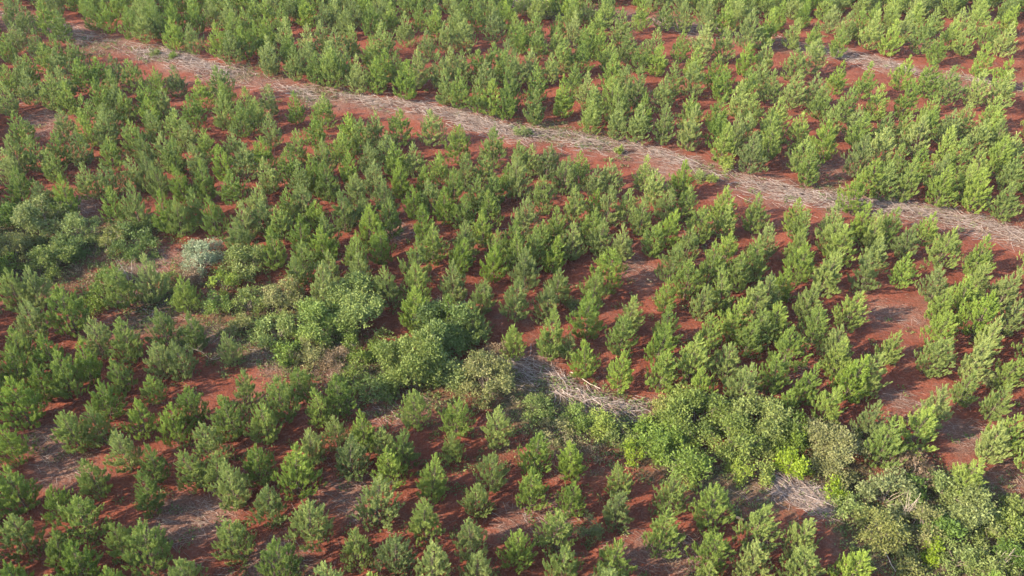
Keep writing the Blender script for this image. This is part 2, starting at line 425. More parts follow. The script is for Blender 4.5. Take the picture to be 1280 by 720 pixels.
# ------------------------------------------------------------------ pines
TIPS = {
 (0, 540): "30,180,1.1 235,280,.85 340,305,1.15 430,115 735,60 710,205 920,60 1040,110 1140,170 1265,60 40,400 235,510,.8 320,550,1.15 560,465,.8 690,490,1.1 1150,430 10,645 540,660 890,630 100,670,.8",
 (320, 540): "60,50 165,75,1.1 660,65 880,120 1180,100,.95 1110,235,.85 580,235,1.1 50,265 240,335,1.15 850,340 1075,420 480,490,.85 680,520 95,540 870,565,1.1 1090,600 340,650 570,700",
 (640, 540): "110,175 310,240,.9 560,160,.9 550,280 820,210,1.1 790,400 1040,275,1.1 1050,470 1250,370 1240,550 240,390 520,540,.95 260,585,1.1 35,480 1010,650,.7",
 (960, 540): "220,425,1.1 210,590 470,580 1070,110",
 (0, 400): "205,60,1.1 20,110 385,105 270,170,1.15 150,205 560,175 770,100 870,90,1.1 740,265,.8 500,310 50,305,1.15 930,320 665,385 830,420 1110,365 320,430,1.1 460,435 15,515 1010,490,1.1 590,545 1200,250 1130,55,.9 0,340",
 (320, 400): "215,210,.9 110,285,1.15 300,325 390,265 20,400,1.1 390,485,.7 530,435 625,535,.7 780,350 1000,390 980,550,.85 1200,415,1.05 735,535 460,570 260,550,.85",
 (640, 400): "380,105 560,160,1.1 770,150 930,70,1.15 975,240,.9 1110,120 1200,195,1.1 110,555 320,590 290,60,.7",
 (960, 400): "140,35,1.1 60,165 5,200 120,340,.8 225,210 390,95 470,175,1.1 340,325 650,40 560,130,1.15 890,45,1.1 1090,95,1.1 1250,150 1040,245 1200,310 900,335,1.15 560,405 800,430,1.2 650,500,1.1 1260,470 1180,530 150,470,.8",
 (0, 260): "20,290,1.1 130,300 290,380,1.2 110,445 440,535 585,545 800,515 945,515 50,590 700,235,1.1 560,280 890,330,.9 1180,60 0,560",
 (320, 260): "320,80 70,95 620,90 500,120 360,200 220,170 500,215 180,235,.9 305,285 660,280 800,160,1.1 880,65 800,275 785,385,1.1 1050,50 1020,145 985,255,1.1 960,440 1200,105 1180,170 1140,345 1095,450 ",
 (640, 260): "10,40 30,110 155,55 310,60 210,140 110,100 75,190,1.1 30,350,1.1 0,400 10,580 470,50 570,75 500,180,1.1 430,300 240,290,.9 185,370 210,515,1.1 400,420,1.25 605,430 565,545 730,70 890,95 820,170 905,235,1.1 790,345 960,375 1100,100,1.1 1020,190,1.1 1090,310,1.1 1250,150,1.1 1150,220 1140,445,1.1 1260,365 800,485 760,565,1.1 1000,545 1210,555 1265,500",
 (960, 260): "20,70 190,80 40,325 200,170,1.1 100,270 410,90,1.1 350,40 340,205,1.15 560,30 730,80 840,15 930,85,1.15 1110,130,1.15 570,145 540,215,1.1 710,225 890,285 1100,260 1040,330 240,345 440,405 910,385 70,465 270,505 1250,300 1130,420,1.1 1270,440 920,490 400,570 1170,550",
 (0, 120): "60,60 290,60 400,85 500,80 640,110 860,60 920,115 40,195 140,195 265,170 370,170 225,260 530,195 690,165 740,60 800,180 850,200 1010,150 960,235 1090,240 1150,150 640,295 700,280 505,330 760,330 890,340,1.1 980,325,1.1 640,430,1.1 540,450 800,475 1140,370 1210,230 280,380,1.2 400,330 185,395 60,345,1.1 1050,500 1190,520 1280,430 950,460 10,255 870,520",
 (320, 120): "195,160 60,80 290,100 455,75 420,170 590,70,1.1 520,105 715,60,1.1 870,60,1.15 650,170 690,220 560,220 785,230 1015,120,1.1 1180,150,1.1 320,215 275,290 455,270 915,270,.95 1045,280 1150,290 40,300 20,200 205,320 150,260 350,320,1.1 585,320 720,320,1.1 495,370 840,345,.8 980,355 1110,395 1190,380 1260,330 150,450 215,430 645,415 785,430 865,405 940,440,1.1 1045,480 1170,465 1225,455 420,460,1.2 665,500,1.1 550,535 530,480,.9 340,575 210,590 15,510 830,550 1020,580 1135,555 100,540 290,510,.8",
 (640, 120): "185,225 40,220,.9 100,235,.9 35,300,1.2 345,270 270,290,1.1 430,345 500,310 680,290,1.1 730,360 865,315,1.1 170,395,1.1 495,450,1.1 325,445 430,460,.8 590,465 660,495 790,445,1.1 890,440 945,460 1070,450 1090,535 1250,480,1.1 60,505,1.1 230,545 410,565 800,565 965,550 925,35,1.2 1060,70 1060,150,1.1 1190,80 1215,210 780,40,1.1 650,50 510,60,1.1 390,60 1150,90",
 (960, 120): "50,60 50,110,1.1 185,70 350,40 320,120,1.1 200,195 235,235,1.2 470,40 500,80 620,70 510,180,1.1 600,155 720,80 800,95,1.1 840,40 940,60 930,150 1020,30 1100,110,1.1 1160,60 1210,100 790,250 690,230 900,290 990,210 1200,200,1.1 1100,260 1040,340 1260,290 770,380 640,390 480,390 550,300 680,300 960,410 1090,400,1.1 1240,430 20,510 170,500 200,560 350,540 500,530 650,560 560,570 850,570 1260,180",
 (0, 0): "30,-20 90,0 195,0 275,40 350,10 120,60,.7 460,10 530,-10 590,30 660,60 680,-30 770,30 740,-20 785,110 850,10 950,-10 940,110 1040,-20 1075,105 1130,-10 1150,50 1210,30 1200,120 1270,90 1140,150 1260,-20 50,100 160,140 10,160 255,170 200,210 80,270 120,270 115,350 20,320 265,240 345,195 225,350,1.1 290,330 310,400 380,290 470,280,1.1 545,260 635,290 475,385,1.1 400,470 765,330 860,315 710,405 600,440 560,420 800,430 935,460 985,390 1080,330 1100,400 1100,450 1150,400 1220,430 1190,500 730,470 510,520 1270,480 0,400 40,400 540,340",
 (320, 0): "40,-10 120,0 240,-20 330,0 440,25 570,5,1.1 390,-20 480,-20 640,-20 670,0 740,50,1.1 820,0 900,20 855,135 945,100 1045,80,1.1 1010,50 1190,40,1.1 1110,10 1000,-10 1250,-10 1180,-20 40,70 140,80 250,110 320,100 390,130 475,120 630,100,1.1 570,175 150,160 50,170 250,200 360,200 20,240 140,260 250,280 365,240,1.1 490,275 595,280 705,250 740,315,1.1 795,235,1.1 910,250 1030,245 1110,240 1150,290 1190,210 1245,250 1260,185 970,220 940,340 985,390 870,370 1045,365 1105,420 1180,390 1235,445 55,415 185,455 330,460,1.1 450,250 640,240",
 (640, 0): "20,60 50,100 120,60 235,60 230,130 320,50 400,100 440,40 370,120 450,130 560,30,1.1 590,140 130,140 500,190 730,130,1.1 660,200 750,210 860,150 980,110,1.2 930,230 1080,130,1.1 1040,270 1190,200 1260,290 1200,320,1.1 265,180,1.1 200,260 360,200,1.1 100,240 20,250 130,310,1.1 5,330,1.2 515,260,1.1 570,320 320,310 262,370,1.2 385,360 635,330,1.1 820,300 920,310 1075,305,1.1 770,380 520,390,1.1 555,430,1.1 410,420 95,460 675,470,1.1 1040,450,1.1 910,460 1225,460 1160,400 310,-10 390,-20 470,-20 660,-10 780,0 875,-10 1000,0 1080,0,1.1 1210,50,1.1 1210,0 1270,100 1140,-10",
 (960, 0): "40,20,1.1 80,0 200,0 160,70 250,95 340,20 420,50 375,130 480,30 560,40,1.2 650,90,1.2 720,50 760,10 640,10 560,0 820,80,1.2 870,170 950,80 860,30 990,30 1030,110,1.1 1090,0,1.1 1150,80 1110,210,1.1 1230,100,1.1 1250,20 1220,270 10,190 160,230 260,185,1.1 380,300 520,310,1.1 710,280,1.1 840,290,1.1 730,390,1.1 940,320,1.2 1090,340,1.1 1220,350,1.1 40,345 160,350,1.1 260,360 290,420 430,430 580,410,1.1 70,480 850,470 1000,500 1160,480",
}
PH = 3.9      # height of a pine of scale 1


def make_pine(seed, nsh=1.0, nneedle=46, wneedle=0.038):
    g = np.random.default_rng(seed)
    H = PH
    Rm = g.uniform(0.88, 1.18)
    pw = g.uniform(1.0, 1.35)
    P, D, Tn, Ln = [], [], [], []
    trunk = Tubes()
    bx_, by_ = g.normal(0, .05, 2)
    ax = lambda z: np.array([bx_ * math.sin(z * 1.1), by_ * math.sin(z * 1.4), z])
    trunk.add([(0, 0, -0.15), ax(0.8), ax(1.9), ax(H - 1.0)], 0.055, 0.012, 5)
    z = 0.2
    lop = g.uniform(0, 2 * math.pi)
    while z < H - 0.5:
        f = z / H
        prof = min(1.0, 0.72 + f * 1.6) * max(0.06, 1 - max(0, (f - 0.18)) / 0.84) ** pw
        rad = Rm * prof * g.uniform(.85, 1.12)
        nb = int(g.integers(5, 8)) if f < 0.6 else int(g.integers(4, 6))
        a0 = g.uniform(0, 6.28)
        c0 = ax(z)
        for j in range(nb):
            if g.uniform() < 0.07: continue
            a = a0 + j * 6.283 / nb + g.normal(0, 0.2)
            rr = rad * g.uniform(0.72, 1.22) * (1 + 0.12 * math.cos(a - lop))
            rise = rr * g.uniform(0.28, 0.62) + 0.03
            ca, sa = math.cos(a), math.sin(a)
            q = [c0 + np.array([ca * rr * s, sa * rr * s, rise * s ** 1.7]) for s in (0, .35, .7)]
            trunk.add(q, 0.014, 0.005, 3)
            tb = g.uniform(0, 1)
            for s in ((0.25, 0.48, 0.68, 0.86, 1.0) if rr > 0.5 else ((0.55, 1.0) if rr > .22 else (0.9,))):
                for rep in range(2 if (s > 0.6 and rr > 0.4) else 1):
                    side = g.normal(0, 0.17) * rr if s < 1 else g.normal(0, .06)
                    p0 = c0 + np.array([ca * rr * s - sa * side, sa * rr * s + ca * side, rise * s ** 1.7])
                    out_ = g.uniform(0.15, 0.55)
                    d0 = unit(np.array([ca * out_ + g.normal(0, .13), sa * out_ + g.normal(0, .13), 1.0]))
                    P.append(p0); D.append(d0); Tn.append(0.5 * tb + 0.5 * g.uniform(0, 1)); Ln.append(g.uniform(0.24, 0.46) * (1.0 if s > 0.5 else 0.7))
        z += g.uniform(.21, .33) / nsh ** .5
    top = ax(H - 0.6)
    for k in range(6):
        P.append(top + np.array([g.normal(0, .04), g.normal(0, .04), 0.05 * k])); D.append(unit(np.array([g.normal(0, .13), g.normal(0, .13), 1]))); Tn.append(g.uniform(.4, 1)); Ln.append(g.uniform(.35, .6))
    P, D, Tn, Ln = np.array(P), np.array(D), np.array(Tn), np.array(Ln)
    n = len(P)
    k = nneedle
    s = g.uniform(0, 1, (n, k))
    base = P[:, None] + D[:, None] * (s * Ln[:, None])[..., None]
    rnd = unit(g.normal(size=(n, k, 3)))
    per = unit(rnd - D[:, None] * (rnd * D[:, None]).sum(-1, keepdims=True))
    nd = unit(per * g.uniform(0.4, 0.9, (n, k, 1)) + D[:, None] * g.uniform(0.6, 1.2, (n, k, 1)))
    ww = unit(np.cross(nd, unit(g.normal(size=(n, k, 3)))))
    L = g.uniform(0.11, 0.19, (n, k)) * (1.15 - 0.5 * s)
    V, F = leaf_tris(base.reshape(-1, 3) - nd.reshape(-1, 3) * 0.02, nd.reshape(-1, 3), ww.reshape(-1, 3), L.ravel(), np.full(n * k, wneedle))
    tint = np.repeat(np.repeat(Tn, k), 3) + g.normal(0, .05, n * k * 3)
    return V, F, np.clip(tint, 0, 1), trunk


NVAR = 14
variants = []
for i in range(NVAR):
    V, F, T, tr = make_pine(100 + i)
    cm = mesh_from("pine_crown", V, F, {"tint": T}); cm.materials.append(M_PINE)
    tm = tr.mesh("pine_trunk"); tm.materials.append(M_BARK)
    variants.append((cm, tm))

pines = []
for (ox, oy), s in TIPS.items():
    for tok in s.split():
        q = [float(a) for a in tok.split(',')]
        sc = (q[2] if len(q) > 2 else 1.0) * random.uniform(0.95, 1.04)
        u, v = ox + q[0] / 4, oy + q[1] / 4
        if v > 400: sc *= 0.94
        # the block beyond the long windrow is a little taller
        upper = v < np.interp(u, [p[0] for p in W1], [p[1] for p in W1]) - 20
        if upper: sc *= 1.10
        sc *= random.uniform(0.93, 1.05)
        x, y = ground(u, v + 1.0, PH * sc)
        pines.append([x, y, sc, upper])
# stems stand beside the windrows, not on them
for p_ in pines:
    for key, lim in (('W1', 1.7), ('W2', 1.5)):
        P = WP[key]; dd = np.hypot(P[:, 0] - p_[0], P[:, 1] - p_[1]); k_ = int(dd.argmin())
        if key == 'W1' and not p_[3]: lim = 1.15
        if dd[k_] < lim:
            dv = np.array([p_[0], p_[1]]) - P[k_]
            if key == 'W1' and p_[3]:
                td = P[min(k_ + 2, len(P) - 1)] - P[max(k_ - 2, 0)]
                dv = np.array([-td[1], td[0]]); dv = dv if dv[1] > 0 else -dv
            dv = dv / max(np.linalg.norm(dv), 1e-3)
            p_[0], p_[1] = (P[k_] + dv * lim).tolist()
# no two stems on one spot
kept = []
for p_ in pines:
    if all((p_[0] - o[0]) ** 2 + (p_[1] - o[1]) ** 2 > 1.05 ** 2 for o in kept):
        kept.append(p_)
pines = kept


def px_size(p_):
    d = -(ROTI @ np.array([p_[0], p_[1], 1.5 - CAM_H]))[2]
    return p_[2] / d


pines.sort(key=px_size, reverse=True)
inframe = []
for p_ in pines:
    u, v = project(p_[0], p_[1], 1.5 * p_[2])
    if -15 < u < 1295 and -15 < v < 735:
        inframe.append(p_)
near_p, far_p = inframe[:300], [p_ for p_ in pines if not any(p_ is q for q in inframe[:300])]
print("PINES", len(pines), "in frame", len(inframe))

# ------------------------------------------------------------------ broadleaf shrubs and trees (photo px centre, width px, height m)
# u, v, width, height, palette, leaf, density, name, category, label
BUSHES = [
 (50, 266, 58, 3.6, 'grey', .17, 1.0, 'broadleaf_tree', 'tree', 'pale grey-green broadleaf tree near the left edge of the photo'),
 (101, 284, 44, 2.6, 'mid', .15, 1.1, 'shrub', 'shrub', 'round green shrub just right of the pale grey-green tree'),
 (62, 322, 58, 2.2, 'olive', .15, .9, 'shrub', 'shrub', 'dull olive shrub below the pale grey-green tree'),
 (14, 305, 50, 2.2, 'khaki', .14, .8, 'shrub', 'shrub', 'khaki brownish shrub at the left edge beside the scrub'),
 (12, 262, 44, 2.4, 'dark', .17, .8, 'shrub', 'shrub', 'dark drooping shrub at the left edge beside the grey-green tree'),
 (172, 297, 84, 1.5, 'dark', .15, 1.0, 'spreading_shrub', 'shrub', 'dark low spreading shrub left of the silvery shrub'),
 (137, 300, 40, 1.9, 'khaki', .12, .6, 'shrub', 'shrub', 'half-bare tan shrub touching the dark spreading shrub'),
 (250, 316, 54, 2.4, 'silver', .13, 1.1, 'silvery_shrub', 'shrub', 'silvery whitish shrub, the palest plant in the photo'),
 (307, 324, 54, 2.9, 'olive', .18, 1.0, 'broadleaf_tree', 'tree', 'olive-green broadleaf tree immediately right of the silvery shrub'),
 (280, 355, 34, 1.6, 'lime', .15, .6, 'shrub', 'shrub', 'small bright shrub below the silvery shrub'),
 (240, 281, 28, 1.4, 'lime', .14, .9, 'shrub', 'shrub', 'small yellow-green shrub above the silvery shrub'),
 (116, 372, 40, 1.4, 'olive', .16, .6, 'shrub', 'shrub', 'small leafy shrub beside bleached bare branches'),
 (348, 372, 58, 2.6, 'khaki', .13, .9, 'vine_covered_shrub', 'shrub', 'khaki vine-covered shrub between the olive tree and the wide green tree'),
 (344, 410, 54, 2.0, 'mid', .15, .8, 'shrub', 'shrub', 'green shrub below the khaki vine-covered shrub'),
 (400, 398, 72, 3.4, 'mid', .20, 1.2, 'broadleaf_tree', 'tree', 'wide fresh-green broadleaf tree left of centre, left half of the pair'),
 (452, 378, 88, 3.6, 'mid', .19, 1.2, 'broadleaf_tree', 'tree', 'wide mid-green broadleaf tree left of centre, right half of the pair'),
 (452, 432, 48, 2.2, 'olive', .13, .9, 'shrub', 'shrub', 'olive shrub wedged left of the large yellow-green tree'),
 (424, 452, 46, 1.5, 'brown', .12, .7, 'dry_shrub', 'shrub', 'dry brown shrub below the wide fresh-green tree'),
 (468, 486, 44, 1.4, 'dark', .14, .7, 'shrub', 'shrub', 'low dark shrub below and left of the yellow-green tree'),
 (558, 405, 84, 3.5, 'dark', .20, 1.3, 'broadleaf_tree', 'tree', 'dark green dense broadleaf tree behind the large yellow-green tree'),
 (512, 440, 88, 3.8, 'olive', .17, 1.3, 'broadleaf_tree', 'tree', 'large yellow-green broadleaf tree near the middle of the photo'),
 (558, 462, 50, 2.4, 'mid', .16, 1.0, 'shrub', 'shrub', 'green shrub between the yellow-green tree and the vine-hung shrub'),
 (608, 466, 70, 3.2, 'khaki', .14, 1.1, 'vine_covered_shrub', 'shrub', 'khaki vine-hung shrub right of the large yellow-green tree'),
 (622, 434, 32, 1.8, 'brown', .11, .7, 'dry_shrub', 'shrub', 'dry brown twiggy shrub at the top of the vine-hung shrub'),
 (755, 527, 34, 1.8, 'lime', .15, 1.1, 'shrub', 'shrub', 'rounded light-green shrub alone in the weedy strip'),
 (722, 521, 44, 1.1, 'mid', .13, .9, 'shrub', 'shrub', 'low green shrub left of the rounded light-green shrub'),
 (790, 566, 30, 1.5, 'lime', .13, .8, 'shrub', 'shrub', 'yellowish shrub at the lower left of the long thicket'),
 (818, 545, 66, 1.9, 'mid', .15, 1.0, 'shrub', 'shrub', 'mid-green shrub at the left end of the long thicket'),
 (858, 578, 60, 1.7, 'mid', .15, .9, 'shrub', 'shrub', 'green shrub along the lower side of the long thicket'),
 (872, 512, 84, 2.8, 'olive', .15, 1.2, 'thicket_shrub', 'shrub', 'yellow-olive bushy shrub at the upper left of the long thicket'),
 (915, 546, 70, 2.6, 'olive', .15, 1.1, 'thicket_shrub', 'shrub', 'olive bushy shrub in the middle of the long thicket'),
 (952, 522, 84, 3.0, 'olive', .15, 1.2, 'thicket_shrub', 'shrub', 'tall olive shrub above the three bright yellow-green shrubs'),
 (1046, 556, 84, 3.0, 'khaki', .14, 1.2, 'thicket_shrub', 'shrub', 'khaki-olive shrub at the right end of the long thicket'),
 (922, 589, 28, 1.3, 'lime', .14, 1.3, 'bright_shrub', 'shrub', 'leftmost of the three bright yellow-green shrubs below the thicket'),
 (954, 589, 26, 1.3, 'lime', .14, 1.3, 'bright_shrub', 'shrub', 'middle one of the three bright yellow-green shrubs below the thicket'),
 (993, 580, 44, 1.9, 'lime', .14, 1.2, 'bright_shrub', 'shrub', 'rightmost and largest of the three bright yellow-green shrubs below the thicket'),
 (1046, 614, 32, 1.2, 'lime', .14, 1.0, 'bright_shrub', 'shrub', 'bright yellow-green shrub right of the pile of grey branches'),
 (1064, 634, 40, 1.4, 'mid', .15, 1.0, 'shrub', 'shrub', 'fresh green shrub just below the end of the branch pile'),
 (1113, 612, 62, 2.4, 'grey', .17, 1.0, 'broadleaf_tree', 'tree', 'feathery grey-green small tree in the lower right scrub'),
 (1102, 658, 62, 2.2, 'khaki', .14, .9, 'shrub', 'shrub', 'olive-brown shrub below the feathery grey-green tree'),
 (1152, 652, 56, 2.2, 'khaki', .15, .8, 'shrub', 'shrub', 'sparse khaki shrub with pale stems, lower right scrub'),
 (1140, 588, 50, 1.4, 'brown', .14, .6, 'dry_shrub', 'shrub', 'yellow-brown low shrub beneath the brown-topped pine'),
 (1178, 604, 40, 1.6, 'mid', .18, 1.0, 'shrub', 'shrub', 'green leafy shrub left of the lone pine on red soil'),
 (1142, 612, 40, 1.4, 'dark', .18, 1.0, 'shrub', 'shrub', 'dark green shrub right of the feathery grey-green tree'),
 (1216, 640, 72, 2.2, 'grey', .16, 1.1, 'shrub', 'shrub', 'broad pale green shrub near the lower right corner'),
 (1178, 665, 44, 1.7, 'dark', .16, 1.0, 'shrub', 'shrub', 'dark bluish shrub left of the broad pale green shrub'),
 (1258, 656, 48, 1.5, 'olive', .15, .9, 'shrub', 'shrub', 'yellowish-green shrub at the right edge, near the bottom corner'),
 (1168, 690, 28, 1.2, 'lime', .14, 1.1, 'bright_shrub', 'shrub', 'bright yellow-green shrub near the bottom edge at right'),
 (1235, 700, 60, 1.4, 'grey', .14, .7, 'shrub', 'shrub', 'thin pale shrub in the bottom right corner'),
 (908, 207, 17, 1.5, 'lime', .15, 1.4, 'bright_shrub', 'shrub', 'small bright yellow-green bush on the long brush windrow'),
 (876, 220, 16, 1.1, 'mid', .13, 1.2, 'shrub', 'shrub', 'small green shrub left of the bright bush on the windrow'),
 (889, 225, 12, 0.9, 'lime', .12, 1.1, 'shrub', 'shrub', 'tiny yellow-green shrub just below the bright bush on the windrow'),
 (773, 187, 10, 0.9, 'lime', .12, 1.1, 'shrub', 'shrub', 'tiny light-green shrub alone among the pale windrow branches'),
 (652, 165, 22, 0.9, 'mid', .12, 1.0, 'shrub', 'shrub', 'low green shrub on the upper windrow near the photo centre line'),
 (737, 660, 30, 1.3, 'grey', .13, 1.0, 'shrub', 'shrub', 'small bluish-green leafy shrub among the lower centre pines'),
 (716, 381, 18, 0.9, 'grey', .12, .9, 'shrub', 'shrub', 'small bluish shrub between pines left of the bare red patch'),
 (1236, 473, 24, 1.0, 'grey', .12, .9, 'shrub', 'shrub', 'small bluish shrub between the pines at the right edge'),
 (335, 40, 22, 2.6, 'grey', .15, 1.0, 'broadleaf_tree', 'tree', 'round pale-topped small tree among far pines, top left'),
 (192, 67, 14, 0.7, 'olive', .12, .9, 'shrub', 'shrub', 'low green shrub on the windrow, upper left'),
 (218, 71, 12, 0.7, 'mid', .12, .9, 'shrub', 'shrub', 'low green shrub on red soil at the windrow, upper left'),

 (84, 305, 42, 1.8, 'dark', .15, .9, 'shrub', 'shrub', 'dark tangled shrub below the round green shrub at left'),
 (8, 336, 40, 1.8, 'olive', .15, .8, 'shrub', 'shrub', 'olive shrub at the left edge, lowest in the left scrub'),
 (136, 345, 38, 1.6, 'mid', .14, .7, 'shrub', 'shrub', 'open green shrub just left of the standing bleached branches'),
 (206, 352, 34, 1.5, 'olive', .14, .7, 'shrub', 'shrub', 'open olive shrub between the bleached branches and the silvery shrub'),
 (243, 346, 34, 1.3, 'brown', .12, .6, 'dry_shrub', 'shrub', 'brown dry shrub at the foot of the silvery shrub'),
 (226, 372, 34, 1.4, 'mid', .15, .7, 'shrub', 'shrub', 'small green shrub a little below the brown dry shrub'),
 (270, 384, 36, 1.4, 'mid', .15, .7, 'shrub', 'shrub', 'bright leafy shrub over pale sticks, below the silvery shrub'),
 (312, 378, 40, 1.7, 'olive', .14, .8, 'shrub', 'shrub', 'olive shrub left of the khaki vine-covered shrub'),
 (300, 406, 34, 1.2, 'khaki', .13, .6, 'shrub', 'shrub', 'low khaki shrub at the lower edge of the left scrub'),
 (392, 436, 48, 1.6, 'khaki', .13, .8, 'shrub', 'shrub', 'khaki shrub under the wide fresh-green tree'),
 (360, 440, 36, 1.3, 'mid', .14, .8, 'shrub', 'shrub', 'low green shrub lower left of the wide fresh-green tree'),
 (440, 470, 40, 1.3, 'olive', .13, .7, 'shrub', 'shrub', 'low olive shrub left of the low dark shrub'),
 (668, 508, 46, 1.0, 'mid', .13, .8, 'shrub', 'shrub', 'low green shrub just right of the vine-hung shrub base'),
 (696, 535, 44, .9, 'khaki', .12, .7, 'shrub', 'shrub', 'low khaki shrub in the weedy strip, lower centre'),
 (776, 545, 36, 1.3, 'olive', .14, .8, 'shrub', 'shrub', 'olive shrub between the rounded light-green shrub and the thicket'),
 (985, 535, 60, 2.6, 'olive', .15, 1.0, 'thicket_shrub', 'shrub', 'olive thicket shrub between the tall olive and khaki-olive shrubs'),
 (838, 512, 44, 2.0, 'khaki', .14, 1.0, 'thicket_shrub', 'shrub', 'pale khaki shrub at the upper left tip of the long thicket'),
 (1210, 612, 44, 1.5, 'mid', .16, .8, 'shrub', 'shrub', 'green shrub below the lone pine on red soil, lower right'),
 (1268, 632, 36, 1.3, 'olive', .14, .8, 'shrub', 'shrub', 'olive shrub at the right edge beside bare red soil'),
 (1196, 700, 50, 1.3, 'mid', .14, .8, 'shrub', 'shrub', 'green tangled shrub right of the bottom bright shrub'),
 (1268, 690, 44, 1.4, 'dark', .14, .8, 'shrub', 'shrub', 'dark shrub at the right edge near the bottom corner'),
 (1130, 700, 40, 1.1, 'khaki', .13, .7, 'shrub', 'shrub', 'khaki low shrub left of the bottom bright shrub'),

]
BUSHES = [b_ for b_ in BUSHES if b_[6] > 0]


def crown_mesh(rad, h, leaf, dens, seed, dead=0.0):
    g = np.random.default_rng(seed)
    nl = max(7, int(rad * 9))
    cs, rs = [], []
    ex_, eth = g.uniform(.78, 1.0), g.uniform(0, 3.14)
    for i in range(nl):
        a = g.uniform(0, 6.283); rr = rad * math.sqrt(g.uniform(0, 1)) * 0.86
        zt = h * (0.30 + (0.66 * g.uniform(0, 1)) * (1 - 0.6 * (rr / rad) ** 2))
        xx, yy = rr * math.cos(a), rr * math.sin(a) * ex_
        cs.append((xx * math.cos(eth) - yy * math.sin(eth), xx * math.sin(eth) + yy * math.cos(eth), zt)); rs.append(g.uniform(0.13, 0.32) * min(rad, h) + 0.08)
    for i in range(nl // 2):     # skirts reaching the ground
        a = g.uniform(0, 6.283); rr = rad * g.uniform(0.6, 1.0)
        cs.append((rr * math.cos(a), rr * math.sin(a), h * g.uniform(0.10, 0.35))); rs.append(g.uniform(0.14, 0.28) * min(rad, h) + 0.05)
    P, N_, T = [], [], []
    for c, r_ in zip(cs, rs):
        nc = int(95 * r_ * r_ * dens * g.uniform(.45, 1.1)) + 4
        d = unit(g.normal(size=(nc, 3)))
        d[:, 2] = np.where(d[:, 2] < -0.3, -d[:, 2], d[:, 2])
        q = np.array(c) + d * r_ * g.uniform(0.45, 1.12, (nc, 1)) * np.array([1, 1, 0.85])
        lt = g.uniform(0, 1)
        P.append(q); N_.append(d); T.append(np.full(nc, lt) * 0.45 + g.uniform(0, 1, nc) * 0.45)
    P, N_, T = np.concatenate(P), np.concatenate(N_), np.concatenate(T)
    k = 15
    n = len(P)
    ls = np.repeat(g.uniform(.65, 1.35, n)[:, None], k, 1)
    off = g.normal(size=(n, k, 3)) * leaf * 0.85
    base = P[:, None] + off
    base[..., 2] = np.maximum(base[..., 2], 0.03)
    dd = unit(N_[:, None] * 0.9 + g.normal(size=(n, k, 3)) * 0.75)
    ww = unit(np.cross(dd, unit(g.normal(size=(n, k, 3)))))
    L = g.uniform(0.6, 1.25, (n, k)) * leaf * ls
    V, F = leaf_quads(base.reshape(-1, 3), dd.reshape(-1, 3), ww.reshape(-1, 3), L.ravel(), L.ravel() * 0.5)
    tint = np.repeat(np.repeat(T, k) + g.normal(0, .10, n * k), 4)
    return V, F, np.clip(tint, 0, 1), cs


LAND = []     # landmarks for labels of the pines
bush_spots = []
for i, (u, v, wpx, h, pal, leaf, dens, name, cat, label) in enumerate(BUSHES):
    x, y = ground(u, v, h * 0.5)
    dep = -(ROTI @ np.array([x, y, h * .5 - CAM_H]))[2]
    h *= 0.82 if h > 1.7 else 1.0
    leaf = min(leaf, .16)
    dens *= 1.15
    rad = wpx * (1.04 if wpx > 35 else 1.0) / (FPX / dep) / 2
    V, F, T, cs = crown_mesh(rad, h, leaf, dens, 300 + i)
    root = empty(name, (x, y, gz(x, y) - 0.03), 0, label=label, category=cat)
    if 'thicket' in label: root['group'] = 'shrubs of the long thicket'
    me = mesh_from(name + "_crown", V, F, {"tint": T})
    obj("crown", me, M_BUSH[pal], root)
    tb = Tubes(); g = np.random.default_rng(i)
    for c in cs[:max(4, len(cs) * 2 // 3)]:
        c = np.array(c)
        m1 = c * np.array([.35, .35, .45]) + g.normal(0, .08, 3); m2 = c * np.array([.75, .75, .8]) + g.normal(0, .1, 3)
        tb.add([(c[0] * .04, c[1] * .04, -0.1), m1, m2, c], 0.035 if h > 1.5 else .02, 0.008, 4)
        for q in range(3 if pal in ('khaki', 'brown', 'grey') else 1):
            e = c + unit(g.normal(size=3)) * rad * 0.42; e[2] = max(e[2], .2)
            tb.add([m2, (m2 + e) / 2 + g.normal(0, .06, 3), e], 0.014, 0.005, 3)
    obj("trunk" if cat == 'tree' else "stems", tb.mesh(name + "_stems"), M_STEM, root)
    LAND.append((u, v, wpx, label))
    bush_spots.append((x, y, rad))

# ------------------------------------------------------------------ place pines
placed = []
SHORT = {}
for pi, (x, y, sc, _u) in enumerate(near_p):
    var = random.randrange(NVAR)
    u, v = project(x, y, 1.5 * sc)
    wsc = sc * random.uniform(0.92, 1.08)
    root = empty("pine_tree", (x, y, gz(x, y) - 0.02), random.uniform(0, 6.283), (wsc, wsc, sc))
    root.rotation_euler = (random.gauss(0, .05), random.gauss(0, .05), random.uniform(0, 6.283))
    root['category'] = 'pine tree'
    root['group'] = 'young pines planted in rows'
    obj("trunk", variants[var][1], None, root)
    obj("crown", variants[var][0], None, root)
    placed.append((root, u, v, sc))
used = set()
NAMED = [  # landmark pixel, wording
    (800, 345, 'bare red patch at centre right'), (1115, 385, 'bare red patch on the right'), (1130, 520, 'bare red strip in the lower right'),
    (235, 655, 'bare reddish ground, lower left'), (40, 590, 'bare ground at the lower left edge'), (740, 500, 'curved pile of branches'), (1010, 618, 'pile of grey branches')]
